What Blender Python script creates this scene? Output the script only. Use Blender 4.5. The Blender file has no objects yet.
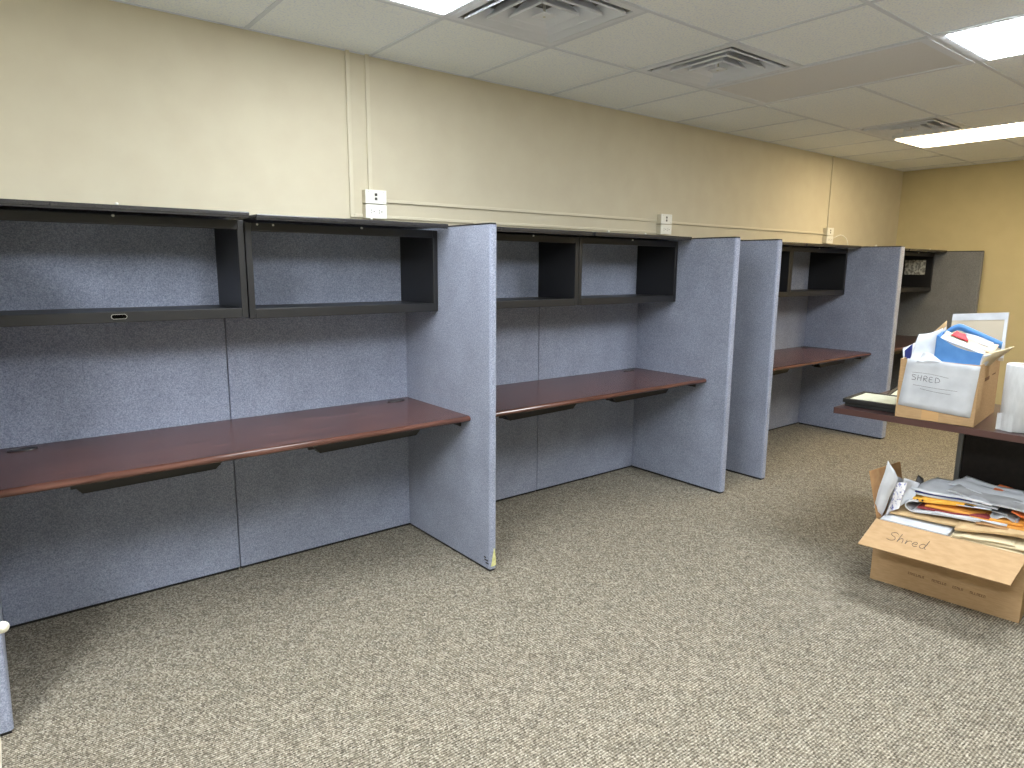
import bpy, bmesh, math, random
from mathutils import Vector, Matrix
random.seed(7)
S = bpy.context.scene
C = S.collection

# ------------------------------------------------------------------ camera
CAM = Vector((-0.8512, -3.305, 1.4402))
yaw, pitch, roll = math.radians(38.5147), math.radians(-9.8707), math.radians(0.4289)
fwd = Vector((math.sin(yaw)*math.cos(pitch), math.cos(yaw)*math.cos(pitch), math.sin(pitch)))
rt = fwd.cross(Vector((0, 0, 1))).normalized(); up = rt.cross(fwd)
r2 = rt*math.cos(roll) + up*math.sin(roll); u2 = -rt*math.sin(roll) + up*math.cos(roll)
cd = bpy.data.cameras.new('camera'); cam = bpy.data.objects.new('camera', cd); C.objects.link(cam)
m3 = Matrix((r2, u2, -fwd)).transposed()
cam.matrix_world = Matrix.Translation(CAM) @ m3.to_4x4()
cd.sensor_fit = 'HORIZONTAL'; cd.sensor_width = 36.0; cd.lens = 674.6/1024*36.0
cd.clip_start = 0.02; cd.clip_end = 60
S.camera = cam

# ------------------------------------------------------------------ world, exposure
w = bpy.data.worlds.new('world'); S.world = w; w.use_nodes = True
w.node_tree.nodes['Background'].inputs[0].default_value = (0.9, 0.95, 1.0, 1)
w.node_tree.nodes['Background'].inputs[1].default_value = 0.3
S.view_settings.view_transform = 'Standard'
S.view_settings.look = 'None'
S.view_settings.gamma = 1.0
S.view_settings.use_curve_mapping = False
S.view_settings.exposure = 0.31
LIGHT = 26.0          # strength of a lit ceiling lens

H = 2.4852            # ceiling height
U = 0.6096            # ceiling tile module
GX, GA = 0.8412, -0.6891   # ceiling grid origin
XR, XL, YF = 7.157, -3.2, -5.2   # far wall, near wall, wall behind the camera
SY = -0.1233          # front face of the back panels
PH = 1.63             # panel height

# ------------------------------------------------------------------ materials
def srgb(r, g, b):
    f = lambda c: (c/255/12.92) if c/255 <= 0.04045 else ((c/255+0.055)/1.055)**2.4
    return (f(r), f(g), f(b), 1)

def mat(name, col, rough=0.6, metal=0.0, spec=0.5, emit=None, estr=0.0, alpha=None):
    m = bpy.data.materials.new(name); m.use_nodes = True
    b = m.node_tree.nodes['Principled BSDF']
    b.inputs['Base Color'].default_value = col
    b.inputs['Roughness'].default_value = rough
    b.inputs['Metallic'].default_value = metal
    b.inputs['Specular IOR Level'].default_value = spec
    if emit:
        b.inputs['Emission Color'].default_value = emit
        b.inputs['Emission Strength'].default_value = estr
    return m

def nodes(m):
    nt = m.node_tree
    return nt, nt.nodes['Principled BSDF'], lambda t: nt.nodes.new(t), nt.links.new

def noisy(name, c1, c2, scale=50, rough=0.7, bump=0.0, detail=4, stretch=(1, 1, 1), spec=0.3, ramp=(0.35, 0.65), metal=0.0, bdist=0.002, coord='Object'):
    m = mat(name, c1, rough, metal, spec); nt, b, N, L = nodes(m)
    tc = N('ShaderNodeTexCoord'); mp = N('ShaderNodeMapping'); mp.inputs['Scale'].default_value = stretch
    no = N('ShaderNodeTexNoise'); no.inputs['Scale'].default_value = scale; no.inputs['Detail'].default_value = detail
    cr = N('ShaderNodeValToRGB'); cr.color_ramp.elements[0].position = ramp[0]; cr.color_ramp.elements[1].position = ramp[1]
    cr.color_ramp.elements[0].color = c1; cr.color_ramp.elements[1].color = c2
    L(tc.outputs[coord], mp.inputs[0]); L(mp.outputs[0], no.inputs[0]); L(no.outputs[0], cr.inputs[0]); L(cr.outputs[0], b.inputs['Base Color'])
    if bump:
        bp = N('ShaderNodeBump'); bp.inputs['Strength'].default_value = bump; bp.inputs['Distance'].default_value = bdist
        L(no.outputs[0], bp.inputs['Height']); L(bp.outputs[0], b.inputs['Normal'])
    return m

def fabric_material(name, c1, c2):
    m = mat(name, c1, 0.9, 0, 0.15); nt, b, N, L = nodes(m)
    tc = N('ShaderNodeTexCoord')
    n1 = N('ShaderNodeTexNoise'); n1.inputs['Scale'].default_value = 210; n1.inputs['Detail'].default_value = 5; n1.inputs['Roughness'].default_value = 0.75
    n2 = N('ShaderNodeTexNoise'); n2.inputs['Scale'].default_value = 5; n2.inputs['Detail'].default_value = 3
    cr = N('ShaderNodeValToRGB'); cr.color_ramp.elements[0].position = 0.36; cr.color_ramp.elements[1].position = 0.64
    cr.color_ramp.elements[0].color = c1; cr.color_ramp.elements[1].color = c2
    mx = N('ShaderNodeMix'); mx.data_type = 'RGBA'; mx.blend_type = 'MULTIPLY'; mx.inputs[0].default_value = 1.0
    c3 = N('ShaderNodeValToRGB'); c3.color_ramp.elements[0].color = (0.86, 0.86, 0.86, 1); c3.color_ramp.elements[1].color = (1, 1, 1, 1)
    c3.color_ramp.elements[0].position = 0.35; c3.color_ramp.elements[1].position = 0.65
    L(tc.outputs['Object'], n1.inputs[0]); L(tc.outputs['Object'], n2.inputs[0]); L(n1.outputs[0], cr.inputs[0]); L(n2.outputs[0], c3.inputs[0])
    L(cr.outputs[0], mx.inputs[6]); L(c3.outputs[0], mx.inputs[7]); L(mx.outputs[2], b.inputs['Base Color'])
    bp = N('ShaderNodeBump'); bp.inputs['Strength'].default_value = 0.35; bp.inputs['Distance'].default_value = 0.001
    L(n1.outputs[0], bp.inputs['Height']); L(bp.outputs[0], b.inputs['Normal'])
    b.inputs['Sheen Weight'].default_value = 0.15
    return m

def carpet_material():
    m = mat('carpet_loops', (0.2, 0.18, 0.15, 1), 0.95, 0, 0.1); nt, b, N, L = nodes(m)
    def math_(op, a, v=None, c=None):
        n = N('ShaderNodeMath'); n.operation = op
        for k, x in enumerate((a, v, c)):
            if x is None: continue
            if isinstance(x, (int, float)): n.inputs[k].default_value = x
            else: L(x, n.inputs[k])
        return n.outputs[0]
    tc = N('ShaderNodeTexCoord')
    sep = N('ShaderNodeSeparateXYZ'); L(tc.outputs['Object'], sep.inputs[0])
    # tufted rows 9.5 mm apart, wandering slightly
    wob = N('ShaderNodeTexNoise'); wob.inputs['Scale'].default_value = 22; wob.inputs['Detail'].default_value = 2; L(tc.outputs['Object'], wob.inputs[0])
    yy = math_('MULTIPLY_ADD', wob.outputs[0], .006, sep.outputs[1])
    row = math_('SINE', math_('MULTIPLY', yy, 2*math.pi/.0095))
    # loops along each row, about 6 mm, offset row by row
    mp = N('ShaderNodeMapping'); mp.inputs['Scale'].default_value = (1.0, .75, 1); L(tc.outputs['Object'], mp.inputs[0])
    vo = N('ShaderNodeTexVoronoi'); vo.inputs['Scale'].default_value = 190; vo.inputs['Randomness'].default_value = 0.8; L(mp.outputs[0], vo.inputs['Vector'])
    no = N('ShaderNodeTexNoise'); no.inputs['Scale'].default_value = 330; no.inputs['Detail'].default_value = 2; L(tc.outputs['Object'], no.inputs[0])
    cs = N('ShaderNodeSeparateColor'); L(vo.outputs['Color'], cs.inputs[0])
    f = math_('MULTIPLY_ADD', cs.outputs[0], .42, math_('MULTIPLY_ADD', no.outputs[0], .34, math_('MULTIPLY_ADD', row, .13, .12)))
    cr = N('ShaderNodeValToRGB'); e = cr.color_ramp.elements
    e[0].position = 0.14; e[0].color = srgb(58, 53, 46)
    e[1].position = 0.86; e[1].color = srgb(204, 197, 183)
    x = e.new(0.38); x.color = srgb(114, 107, 95)
    x = e.new(0.6); x.color = srgb(148, 141, 127)
    L(f, cr.inputs[0])
    big = N('ShaderNodeTexNoise'); big.inputs['Scale'].default_value = 14; big.inputs['Detail'].default_value = 3; L(tc.outputs['Object'], big.inputs[0])
    bc = N('ShaderNodeValToRGB'); bc.color_ramp.elements[0].position = .3; bc.color_ramp.elements[1].position = .7
    bc.color_ramp.elements[0].color = (0.86, 0.87, 0.87, 1); bc.color_ramp.elements[1].color = (1, 0.99, 0.97, 1)
    L(big.outputs[0], bc.inputs[0])
    my = N('ShaderNodeMix'); my.data_type = 'RGBA'; my.blend_type = 'MULTIPLY'; my.inputs[0].default_value = 1
    L(cr.outputs[0], my.inputs[6]); L(bc.outputs[0], my.inputs[7]); L(my.outputs[2], b.inputs['Base Color'])
    bp = N('ShaderNodeBump'); bp.inputs['Strength'].default_value = 0.5; bp.inputs['Distance'].default_value = 0.003
    L(math_('SUBTRACT', math_('MULTIPLY', row, .4), vo.outputs['Distance']), bp.inputs['Height']); L(bp.outputs[0], b.inputs['Normal'])
    return m

def wood_material(name, dark, mid, light, rough=0.32):
    m = mat(name, mid, rough, 0, 0.45); nt, b, N, L = nodes(m)
    tc = N('ShaderNodeTexCoord'); mp = N('ShaderNodeMapping'); mp.inputs['Scale'].default_value = (1.6, 22, 22)
    n1 = N('ShaderNodeTexNoise'); n1.inputs['Scale'].default_value = 3.0; n1.inputs['Detail'].default_value = 6; n1.inputs['Distortion'].default_value = 0.6
    cr = N('ShaderNodeValToRGB'); e = cr.color_ramp.elements
    e[0].position = 0.3; e[0].color = dark; e[1].position = 0.75; e[1].color = light; x = e.new(0.5); x.color = mid
    L(tc.outputs['Object'], mp.inputs[0]); L(mp.outputs[0], n1.inputs[0]); L(n1.outputs[0], cr.inputs[0]); L(cr.outputs[0], b.inputs['Base Color'])
    return m

M = {}
M['wall'] = noisy('wall_paint', srgb(200, 192, 171), srgb(204, 197, 176), 6, 0.75, 0.12, 6, spec=0.2, bdist=0.001)
M['wallr'] = noisy('far_wall_paint', srgb(196, 184, 146), srgb(200, 188, 150), 6, 0.75, 0.12, 6, spec=0.2, bdist=0.001)
M['race'] = mat('raceway_paint', srgb(206, 199, 178), 0.5)
M['tile'] = noisy('ceiling_tile', srgb(228, 236, 252), srgb(246, 251, 255), 120, 0.95, 0.25, 5, spec=0.1, ramp=(0.34, 0.5))
M['grid'] = mat('ceiling_grid_paint', srgb(216, 223, 236), 0.5)
M['vent'] = mat('vent_paint', srgb(228, 234, 246), 0.5)
M['vent_dark'] = mat('vent_throat', srgb(165, 165, 165), 0.9)
M['lens'] = mat('lit_lens', (0.9, 0.9, 0.9, 1), 0.5, emit=(0.93, 0.975, 1.0, 1), estr=LIGHT)
M['lens_warm'] = mat('lit_lens_warm', (0.9, 0.9, 0.9, 1), 0.5, emit=(1.0, 0.80, 0.50, 1), estr=LIGHT*.64)
M['lens_strong'] = mat('lit_lens_boosted', (0.9, 0.9, 0.9, 1), 0.5, emit=(0.93, 0.975, 1.0, 1), estr=LIGHT*2.0)  # raised strength for the added panel that brightens the first divider
M['lens_soft'] = mat('lit_lens_dimmed', (0.9, 0.9, 0.9, 1), 0.5, emit=(0.93, 0.975, 1.0, 1), estr=LIGHT*.62)  # strength lowered to soften the bright spot on the long wall
M['lens_off'] = noisy('unlit_lens', srgb(222, 224, 230), srgb(228, 230, 236), 200, 0.6)
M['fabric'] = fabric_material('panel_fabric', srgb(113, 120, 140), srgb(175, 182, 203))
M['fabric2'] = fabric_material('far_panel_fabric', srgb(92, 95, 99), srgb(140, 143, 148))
M['carpet'] = carpet_material()
M['black'] = noisy('black_enamel', srgb(27, 27, 29), srgb(33, 33, 35), 300, 0.42, 0.05, spec=0.5)
M['door'] = noisy('door_enamel', srgb(40, 40, 43), srgb(46, 46, 50), 300, 0.22, 0.03, spec=0.8)
M['steel_black'] = mat('black_steel', srgb(30, 30, 32), 0.5)
M['rubber'] = mat('black_plastic', srgb(18, 18, 19), 0.55)
M['hole'] = mat('deep_black', srgb(5, 5, 5), 1.0, 0, 0.0)
M['cherry'] = wood_material('cherry_laminate', srgb(58, 39, 37), srgb(80, 52, 47), srgb(118, 78, 67), .26)
M['cherry_edge'] = wood_material('cherry_edge', srgb(70, 46, 40), srgb(88, 58, 50), srgb(104, 70, 60), 0.16)
M['plate'] = mat('white_plastic', srgb(232, 232, 226), 0.4)
M['slot'] = mat('outlet_slots', srgb(45, 42, 40), 0.6)
M['screw'] = mat('screw_metal', srgb(210, 210, 205), 0.3, 0.8)
M['rubberwhite'] = mat('clear_bumper', srgb(235, 235, 228), 0.4)
M['card'] = noisy('cardboard', srgb(172, 142, 106), srgb(182, 152, 116), 25, 0.85, 0.08, 4, (1, 1, 6), spec=0.15)
M['cardin'] = noisy('cardboard_inside', srgb(160, 124, 88), srgb(174, 138, 100), 25, 0.9, 0.08, 4, spec=0.1)
M['paper'] = noisy('white_paper', srgb(186, 190, 198), srgb(202, 206, 213), 12, 0.8, 0.05, spec=0.2)
M['paper2'] = noisy('offwhite_paper', srgb(158, 160, 165), srgb(184, 186, 190), 12, 0.8, 0.05, spec=0.2)
M['cream'] = mat('cream_paper', srgb(206, 192, 160), 0.8)
M['manila'] = noisy('manila_card', srgb(184, 156, 116), srgb(196, 168, 128), 18, 0.8)
M['orange'] = noisy('orange_card', srgb(212, 146, 62), srgb(222, 158, 78), 18, 0.75)
M['orange2'] = mat('orange_red_card', srgb(214, 112, 56), 0.75)
M['yellow'] = noisy('yellow_card', srgb(228, 172, 66), srgb(236, 184, 84), 18, 0.75)
M['maroon'] = mat('maroon_card', srgb(128, 44, 48), 0.7)
M['blue'] = noisy('blue_folder_card', srgb(72, 124, 186), srgb(84, 136, 196), 18, 0.6)
M['navy'] = mat('navy_cover', srgb(30, 42, 110), 0.5)
M['red'] = mat('red_paper', srgb(196, 52, 62), 0.7)
M['pink'] = mat('peach_paper', srgb(222, 186, 158), 0.8)
M['green'] = mat('sage_paper', srgb(176, 186, 164), 0.8)
M['ink'] = mat('marker_ink', srgb(44, 42, 48), 0.7)
M['print'] = mat('printed_ink', srgb(112, 82, 58), 0.85)
M['tape'] = mat('clear_tape', srgb(196, 158, 112), 0.25)
M['matboard'] = mat('beige_mat_board', srgb(184, 174, 156), 0.8)
M['towel'] = noisy('towel_tissue', srgb(190, 192, 195), srgb(200, 202, 205), 60, 0.9, 0.25, 4, (1, 1, 0.3), spec=0.1)
M['core'] = mat('cardboard_core', srgb(150, 118, 84), 0.9)
M['desk'] = wood_material('dark_walnut_laminate', srgb(44, 30, 31), srgb(58, 40, 40), srgb(74, 52, 50))
M['deskedge'] = mat('walnut_edge_band', srgb(78, 52, 49), 0.35)
M['greymetal'] = mat('grey_metal', srgb(120, 122, 124), 0.4, 0.3)
M['darkpanel'] = noisy('dark_panel', srgb(28, 24, 24), srgb(36, 31, 30), 40, 0.5)
M['certificate'] = noisy('certificate_paper', srgb(190, 193, 172), srgb(202, 205, 186), 30, 0.35)
M['rodcream'] = mat('cream_enamel', srgb(226, 224, 208), 0.35)
M['foam'] = noisy('bare_yellow_wood', srgb(196, 196, 132), srgb(224, 222, 164), 60, 0.85)
M['note'] = noisy('photo_print', srgb(150, 150, 142), srgb(228, 228, 220), 42, 0.7, detail=5, ramp=(0.42, 0.58))
M['grommet'] = mat('grommet_plastic', srgb(34, 30, 32), 0.35)

# ------------------------------------------------------------------ mesh helpers
def new_bm(): return bmesh.new()

def add_box(bm, p0, p1, bev=0.0, seg=2, mi=0):
    x0, y0, z0 = [min(a, b) for a, b in zip(p0, p1)]; x1, y1, z1 = [max(a, b) for a, b in zip(p0, p1)]
    vs = [bm.verts.new(v) for v in ((x0, y0, z0), (x1, y0, z0), (x1, y1, z0), (x0, y1, z0), (x0, y0, z1), (x1, y0, z1), (x1, y1, z1), (x0, y1, z1))]
    fs = [bm.faces.new([vs[i] for i in f]) for f in ((3, 2, 1, 0), (4, 5, 6, 7), (0, 1, 5, 4), (1, 2, 6, 5), (2, 3, 7, 6), (3, 0, 4, 7))]
    for f in fs: f.material_index = mi
    if bev:
        es = list({e for f in fs for e in f.edges})
        r = bmesh.ops.bevel(bm, geom=es, offset=bev, segments=seg, affect='EDGES', profile=0.5)
        for f in r['faces']: f.material_index = mi
    return vs

def add_prism(bm, pts, d):
    """pts: list of 3-D points of one planar outline, d: extrusion vector"""
    d = Vector(d); a = [bm.verts.new(Vector(p)) for p in pts]; b = [bm.verts.new(Vector(p)+d) for p in pts]
    n = len(pts); bm.faces.new(a[::-1]); bm.faces.new(b)
    for i in range(n): bm.faces.new((a[i], a[(i+1) % n], b[(i+1) % n], b[i]))
    bmesh.ops.recalc_face_normals(bm, faces=bm.faces[:])

def add_tube(bm, pts, r, seg=10, cap=True):
    pts = [Vector(p) for p in pts]; rings = []
    prev = None
    for i, p in enumerate(pts):
        t = (pts[min(i+1, len(pts)-1)] - pts[max(i-1, 0)]).normalized()
        if prev is None:
            a = Vector((0, 0, 1)) if abs(t.z) < 0.9 else Vector((1, 0, 0)); n = t.cross(a).normalized()
        else:
            n = (prev - t*prev.dot(t)).normalized()
        prev = n; b = t.cross(n)
        rings.append([bm.verts.new(p + (n*math.cos(2*math.pi*k/seg) + b*math.sin(2*math.pi*k/seg))*r) for k in range(seg)])
    for i in range(len(rings)-1):
        for k in range(seg):
            bm.faces.new((rings[i][k], rings[i][(k+1) % seg], rings[i+1][(k+1) % seg], rings[i+1][k]))
    if cap: bm.faces.new(rings[0][::-1]); bm.faces.new(rings[-1])

def add_lathe(bm, prof, seg=32, c=(0, 0, 0), close=True):
    rings = [[bm.verts.new((c[0]+r*math.cos(2*math.pi*k/seg), c[1]+r*math.sin(2*math.pi*k/seg), c[2]+z)) for k in range(seg)] for r, z in prof]
    n = len(rings)
    for i in range(n if close else n-1):
        for k in range(seg):
            bm.faces.new((rings[i][k], rings[i][(k+1) % seg], rings[(i+1) % n][(k+1) % seg], rings[(i+1) % n][k]))

def obj(name, bm, m, parent=None, smooth=False, loc=None):
    bmesh.ops.recalc_face_normals(bm, faces=bm.faces[:])
    me = bpy.data.meshes.new(name); bm.to_mesh(me); bm.free()
    for x in (m if isinstance(m, (list, tuple)) else [m]): me.materials.append(x)
    if smooth:
        for p in me.polygons: p.use_smooth = True
    o = bpy.data.objects.new(name, me); C.objects.link(o)
    if parent: o.parent = parent
    if loc: o.location = loc
    return o

def tag(o, label, cat, group=None):
    o['label'] = label; o['category'] = cat
    if group: o['group'] = group
    return o

def thing(name, label, cat, loc=(0, 0, 0), rz=0.0, group=None):
    o = bpy.data.objects.new(name, None); C.objects.link(o); o.empty_display_size = 0.1
    o.location = loc; o.rotation_euler = (0, 0, rz)
    return tag(o, label, cat, group)

def struct(name, bm, m, parent=None):
    o = obj(name, bm, m, parent); o['kind'] = 'structure'; return o

def box(name, p0, p1, m, parent=None, bev=0.0, seg=2):
    bm = new_bm(); add_box(bm, p0, p1, bev, seg); return obj(name, bm, m, parent, smooth=False)

def copy_tree(o, parent=None):
    c = o.copy(); C.objects.link(c)
    if parent: c.parent = parent
    for ch in list(o.children):
        if ch is not c: copy_tree(ch, c)
    return c

# ------------------------------------------------------------------ room shell
bm = new_bm(); add_box(bm, (XL-.1, YF-.1, -0.1), (XR+.1, 0.1, 0)); struct('floor', bm, M['carpet'])
bm = new_bm(); add_box(bm, (XL-.1, 0, 0), (XR+.1, 0.1, H+.25)); struct('wall_back', bm, M['wall'])
bm = new_bm(); add_box(bm, (XR, YF, 0), (XR+.1, 0, H+.25)); struct('wall_right', bm, M['wallr'])
bm = new_bm(); add_box(bm, (XL-.1, YF, 0), (XL, 0, H+.25)); struct('wall_left', bm, M['wall'])
bm = new_bm(); add_box(bm, (XL-.1, YF-.1, 0), (XR+.1, YF, H+.25)); struct('wall_front', bm, M['wall'])

# ceiling: cells of the lay-in grid; fixtures take their own cells
nxa = int(math.floor((XL-GX)/U)); nxb = int(math.ceil((XR-GX)/U)); nyb = int(math.ceil((GA-YF)/U))
lights = [(-1, 0, True), (3, 0, False), (3, 2, True), (7, 0, True), (-1, 3, True), (-5, 2, True), (7, 3, True)]  # (column, row): 1 x 2 cells
vents = [(0, 0), (2, 0), (6, 0)]
occ = {}
for i, j, on in lights:
    occ[(i, j)] = 'L'; occ[(i, j+1)] = 'L'
for i, j in vents: occ[(i, j)] = 'V'
def cx(i): return max(XL, min(XR, GX+i*U))
def ry(j): return 0.0 if j < 0 else max(YF, GA-j*U)
rects = []
for i in range(nxa, nxb): rects.append((cx(i), cx(i+1), 0.0, GA))
for j in range(0, nyb):
    i = nxa
    while i < nxb:
        if occ.get((i, j)): i += 1; continue
        if i % 2 == 0 and i+1 < nxb and not occ.get((i+1, j)): rects.append((cx(i), cx(i+2), ry(j), ry(j+1))); i += 2
        else: rects.append((cx(i), cx(i+1), ry(j), ry(j+1))); i += 1
bm = new_bm()
for x0, x1, y0, y1 in rects:
    if x1-x0 < .02 or y0-y1 < .02: continue
    add_box(bm, (x0+.0005, y1+.0005, H), (x1-.0005, y0-.0005, H+.016))
ceil = struct('ceiling', bm, M['tile'])
bm = new_bm()
for x0, x1, y0, y1 in rects + [(cx(i), cx(i+1), ry(j), ry(j+2)) for i, j, on in lights] + [(cx(i), cx(i+1), ry(j), ry(j+1)) for i, j in vents]:
    t = .0095
    if x1-x0 < .02 or y0-y1 < .02: continue
    add_box(bm, (x0, y0-t, H-.004), (x1, y0, H+.001)); add_box(bm, (x0, y1, H-.004), (x1, y1+t, H+.001))
    add_box(bm, (x0, y1+t, H-.004), (x0+t, y0-t, H+.001)); add_box(bm, (x1-t, y1+t, H-.004), (x1, y0-t, H+.001))
struct('trim_1', bm, M['grid'])
bm = new_bm(); add_box(bm, (XL-.1, YF-.1, H+.25), (XR+.1, .1, H+.3)); struct('trim_2', bm, M['vent_dark'])

light_labels = {(-1, 0): 'lit white ceiling light panel nearest the long wall, at the top centre edge',
    (3, 0): 'unlit grey ceiling light panel between the middle vent and the bright square panel',
    (3, 2): 'lit ceiling light panel at the top right, beyond the unlit grey panel',
    (7, 0): 'lit ceiling light panel farthest away, seen as a long low strip beside the far vent',
    (-1, 3): 'unseen fill light panel added over the open floor right of the camera',  # added out of view as fill for the near bay
    (7, 3): 'unseen warm fill light panel added near the far wall',  # added out of view to brighten far wall, floor and ceiling
    (-5, 2): 'unseen fill light panel added left of the camera'}  # added out of view to brighten the first divider
for i, j, on in lights:
    x0, x1, y0, y1 = cx(i), cx(i+1), ry(j), ry(j+2)
    t = thing('ceiling_light', light_labels[(i, j)], 'ceiling light', ((x0+x1)/2, (y0+y1)/2, H), 0, 'recessed ceiling light panels')
    hx, hy = (x1-x0)/2-.011, (y0-y1)/2-.011; f = .022; fe = .045
    bm = new_bm()
    add_box(bm, (-hx, -hy, -.006), (-hx+f, hy, .03), .002, 1); add_box(bm, (hx-f, -hy, -.006), (hx, hy, .03), .002, 1)
    add_box(bm, (-hx+f, -hy, -.006), (hx-f, -hy+fe, .03), .002, 1); add_box(bm, (-hx+f, hy-fe, -.006), (hx-f, hy, .03), .002, 1)
    add_box(bm, (-hx, -hy, .03), (hx, hy, .07))
    obj('frame', bm, M['vent'], t)
    box('diffuser', (-hx+f, -hy+fe, -.012 if on else -.003), (hx-f, hy-fe, .008), (M['lens_warm'] if i == 7 else M['lens_soft'] if (i, j) == (-1, 0) else M['lens_strong'] if (i, j) == (-5, 2) else M['lens']) if on else M['lens_off'], t, .002 if on else 0)

vent_labels = {(0, 0): 'square white louvred ceiling vent beside the light, nearest, cut off by the top edge',
               (2, 0): 'square white louvred ceiling vent next to the unlit grey light panel',
               (6, 0): 'farthest square louvred ceiling vent, against the long lit strip'}
def vent_part(parent):
    h = U/2-.011
    bm = new_bm(); o = .262
    for a, b in (((-h, -h), (-o, h)), ((o, -h), (h, h)), ((-o, -h), (o, -o)), ((-o, o), (o, h))):
        add_box(bm, (a[0], a[1], -.004), (b[0], b[1], .004))
    obj('face_plate', bm, M['vent'], parent)
    bm = new_bm()
    for s in (-1, 1):
        add_box(bm, (s*o, -o-.01, .004), (s*(o+.01), o+.01, .12)); add_box(bm, (-o, s*o, .004), (o, s*(o+.01), .12))
    add_box(bm, (-o-.01, -o-.01, .12), (o+.01, o+.01, .13))
    obj('throat', bm, M['vent_dark'], parent)
    for k, (a, b) in enumerate(((.240, .195), (.172, .127), (.104, .06))):
        bm = new_bm()      # a square cone of sheet metal, flared at its lower edge
        prof = [(a, -.012), (a-.004, -.009), (b, .045), (b+.003, .047), (a+.001, -.004)]
        rings = [[bm.verts.new((sx*r, sy*r, z)) for sx, sy in ((-1, -1), (1, -1), (1, 1), (-1, 1))] for r, z in prof]
        for i in range(len(rings)):
            for q in range(4):
                bm.faces.new((rings[i][q], rings[i][(q+1) % 4], rings[(i+1) % len(rings)][(q+1) % 4], rings[(i+1) % len(rings)][q]))
        # rolled lower lip
        for q in range(4):
            pass
        obj('louver', bm, M['vent'], parent)
    bm = new_bm(); add_box(bm, (-.038, -.038, -.012), (.038, .038, -.006), .003, 1); obj('centre_plate', bm, M['vent'], parent)
    bm = new_bm(); add_tube(bm, [(0, 0, .12), (0, 0, -.014)], .006, 10); obj('damper_screw', bm, M['screw'], parent)
for i, j in vents:
    t = thing('ceiling_vent', vent_labels[(i, j)], 'vent', ((cx(i)+cx(i+1))/2, (ry(j)+ry(j+1))/2, H), 0, 'square louvred ceiling vents')
    vent_part(t)

# ------------------------------------------------------------------ cubicle panels
def cubicle_panel(label, p0, p1, axis, fab='fabric', group='blue-grey fabric cubicle panels', torn=False):
    """p0,p1: plan corners; axis 'x' runs along the wall, 'y' sticks out into the room"""
    x0, y0 = p0; x1, y1 = p1
    t = thing('cubicle_panel', label, 'cubicle panel', ((x0+x1)/2, (y0+y1)/2, 0), 0, group)
    hx, hy = (x1-x0)/2, (y1-y0)/2
    bm = new_bm(); add_box(bm, (-hx, -hy, .0135), (hx, hy, PH-.008))
    if axis == 'y':     # front edge wrapped round
        es = [e for e in bm.edges if abs(e.verts[0].co.x-e.verts[1].co.x) < 1e-5 and abs(e.verts[0].co.y-e.verts[1].co.y) < 1e-5 and e.verts[0].co.y < 0]
        bmesh.ops.bevel(bm, geom=es, offset=.012, segments=5, affect='EDGES', profile=0.5)
    else:
        es = [e for e in bm.edges if abs(e.verts[0].co.x-e.verts[1].co.x) < 1e-5 and abs(e.verts[0].co.y-e.verts[1].co.y) < 1e-5]
        bmesh.ops.bevel(bm, geom=es, offset=.004, segments=2, affect='EDGES', profile=0.5)
    obj('fabric_cover', bm, M[fab], t)
    g = .004
    box('top_cap', (-hx+g, -hy+g, PH-.008), (hx-g, hy-g, PH), M['rubber'], t, .002, 1)
    box('base_rail', (-hx+.006, -hy+.008, 0.0), (hx-.006, hy-.008, .0135), M['rubber'], t)
    if torn:
        bm = new_bm()
        pts = [(-.012, .028), (.004, .026), (.016, .030), (.015, .062), (.009, .110), (.004, .118), (-.001, .088), (-.006, .06)]
        a = [bm.verts.new((x, -hy-.0018, z)) for x, z in pts]; b_ = [bm.verts.new((x, -hy+.006, z)) for x, z in pts]
        bm.faces.new(a[::-1]); bm.faces.new(b_)
        for i in range(len(pts)): bm.faces.new((a[i], a[(i+1) % len(pts)], b_[(i+1) % len(pts)], b_[i]))
        o = obj('torn_corner', bm, M['foam'], t); o['label'] = 'bare yellowish patch where the fabric is torn'
        for k, (yy, zz, ln) in enumerate(((.012, .05, .03), (.010, .036, .022), (.03, .062, .016))):
            box('fabric_tear', (-hx-.0012, -hy+yy, zz), (-hx+.002, -hy+yy+ln, zz+.006), M['rubber'], t)
    return t

YE = SY-.7561
PY0 = -.072
cubicle_panel('back panel left of the near bay, under the leftmost cabinet', (-.885, SY), (.025, PY0), 'x')
cubicle_panel('back panel right of the near bay, behind the grommet beside the first divider', (.029, SY), (.974, PY0), 'x')
cubicle_panel('back panel half hidden by the first divider, left of the second bay', (.978, SY), (1.891, PY0), 'x')
cubicle_panel('back panel on the right of the second bay, under its right cabinet', (1.895, SY), (2.858, PY0), 'x')
cubicle_panel('back panel on the left of the third bay, mostly hidden by the divider', (3.29, SY), (4.20, PY0), 'x')
cubicle_panel('back panel at the right corner of the third bay', (4.204, SY), (5.155, PY0), 'x')
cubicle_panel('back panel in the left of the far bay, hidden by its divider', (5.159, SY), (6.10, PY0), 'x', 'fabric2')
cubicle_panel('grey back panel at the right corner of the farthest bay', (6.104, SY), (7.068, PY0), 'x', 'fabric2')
cubicle_panel('cut-off side panel at the bottom left edge of the picture', (-.931, YE), (-.885, SY), 'y')
cubicle_panel('nearest full side divider with a torn yellow lower front corner', (.9521, YE), (.992, SY), 'y', torn=True)
cubicle_panel('second side divider, left of the narrow gap between bays', (2.806, YE), (2.858, SY), 'y')
cubicle_panel('third side divider, right of the narrow gap between bays', (3.285, YE), (3.335, SY), 'y')
cubicle_panel('fourth side divider, between the third bay and the far bay', (5.135, YE), (5.215, SY), 'y')
cubicle_panel('last side divider, darkest grey one, nearest the far wall', (7.018, YE), (7.068, SY), 'y', 'fabric2')

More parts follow.
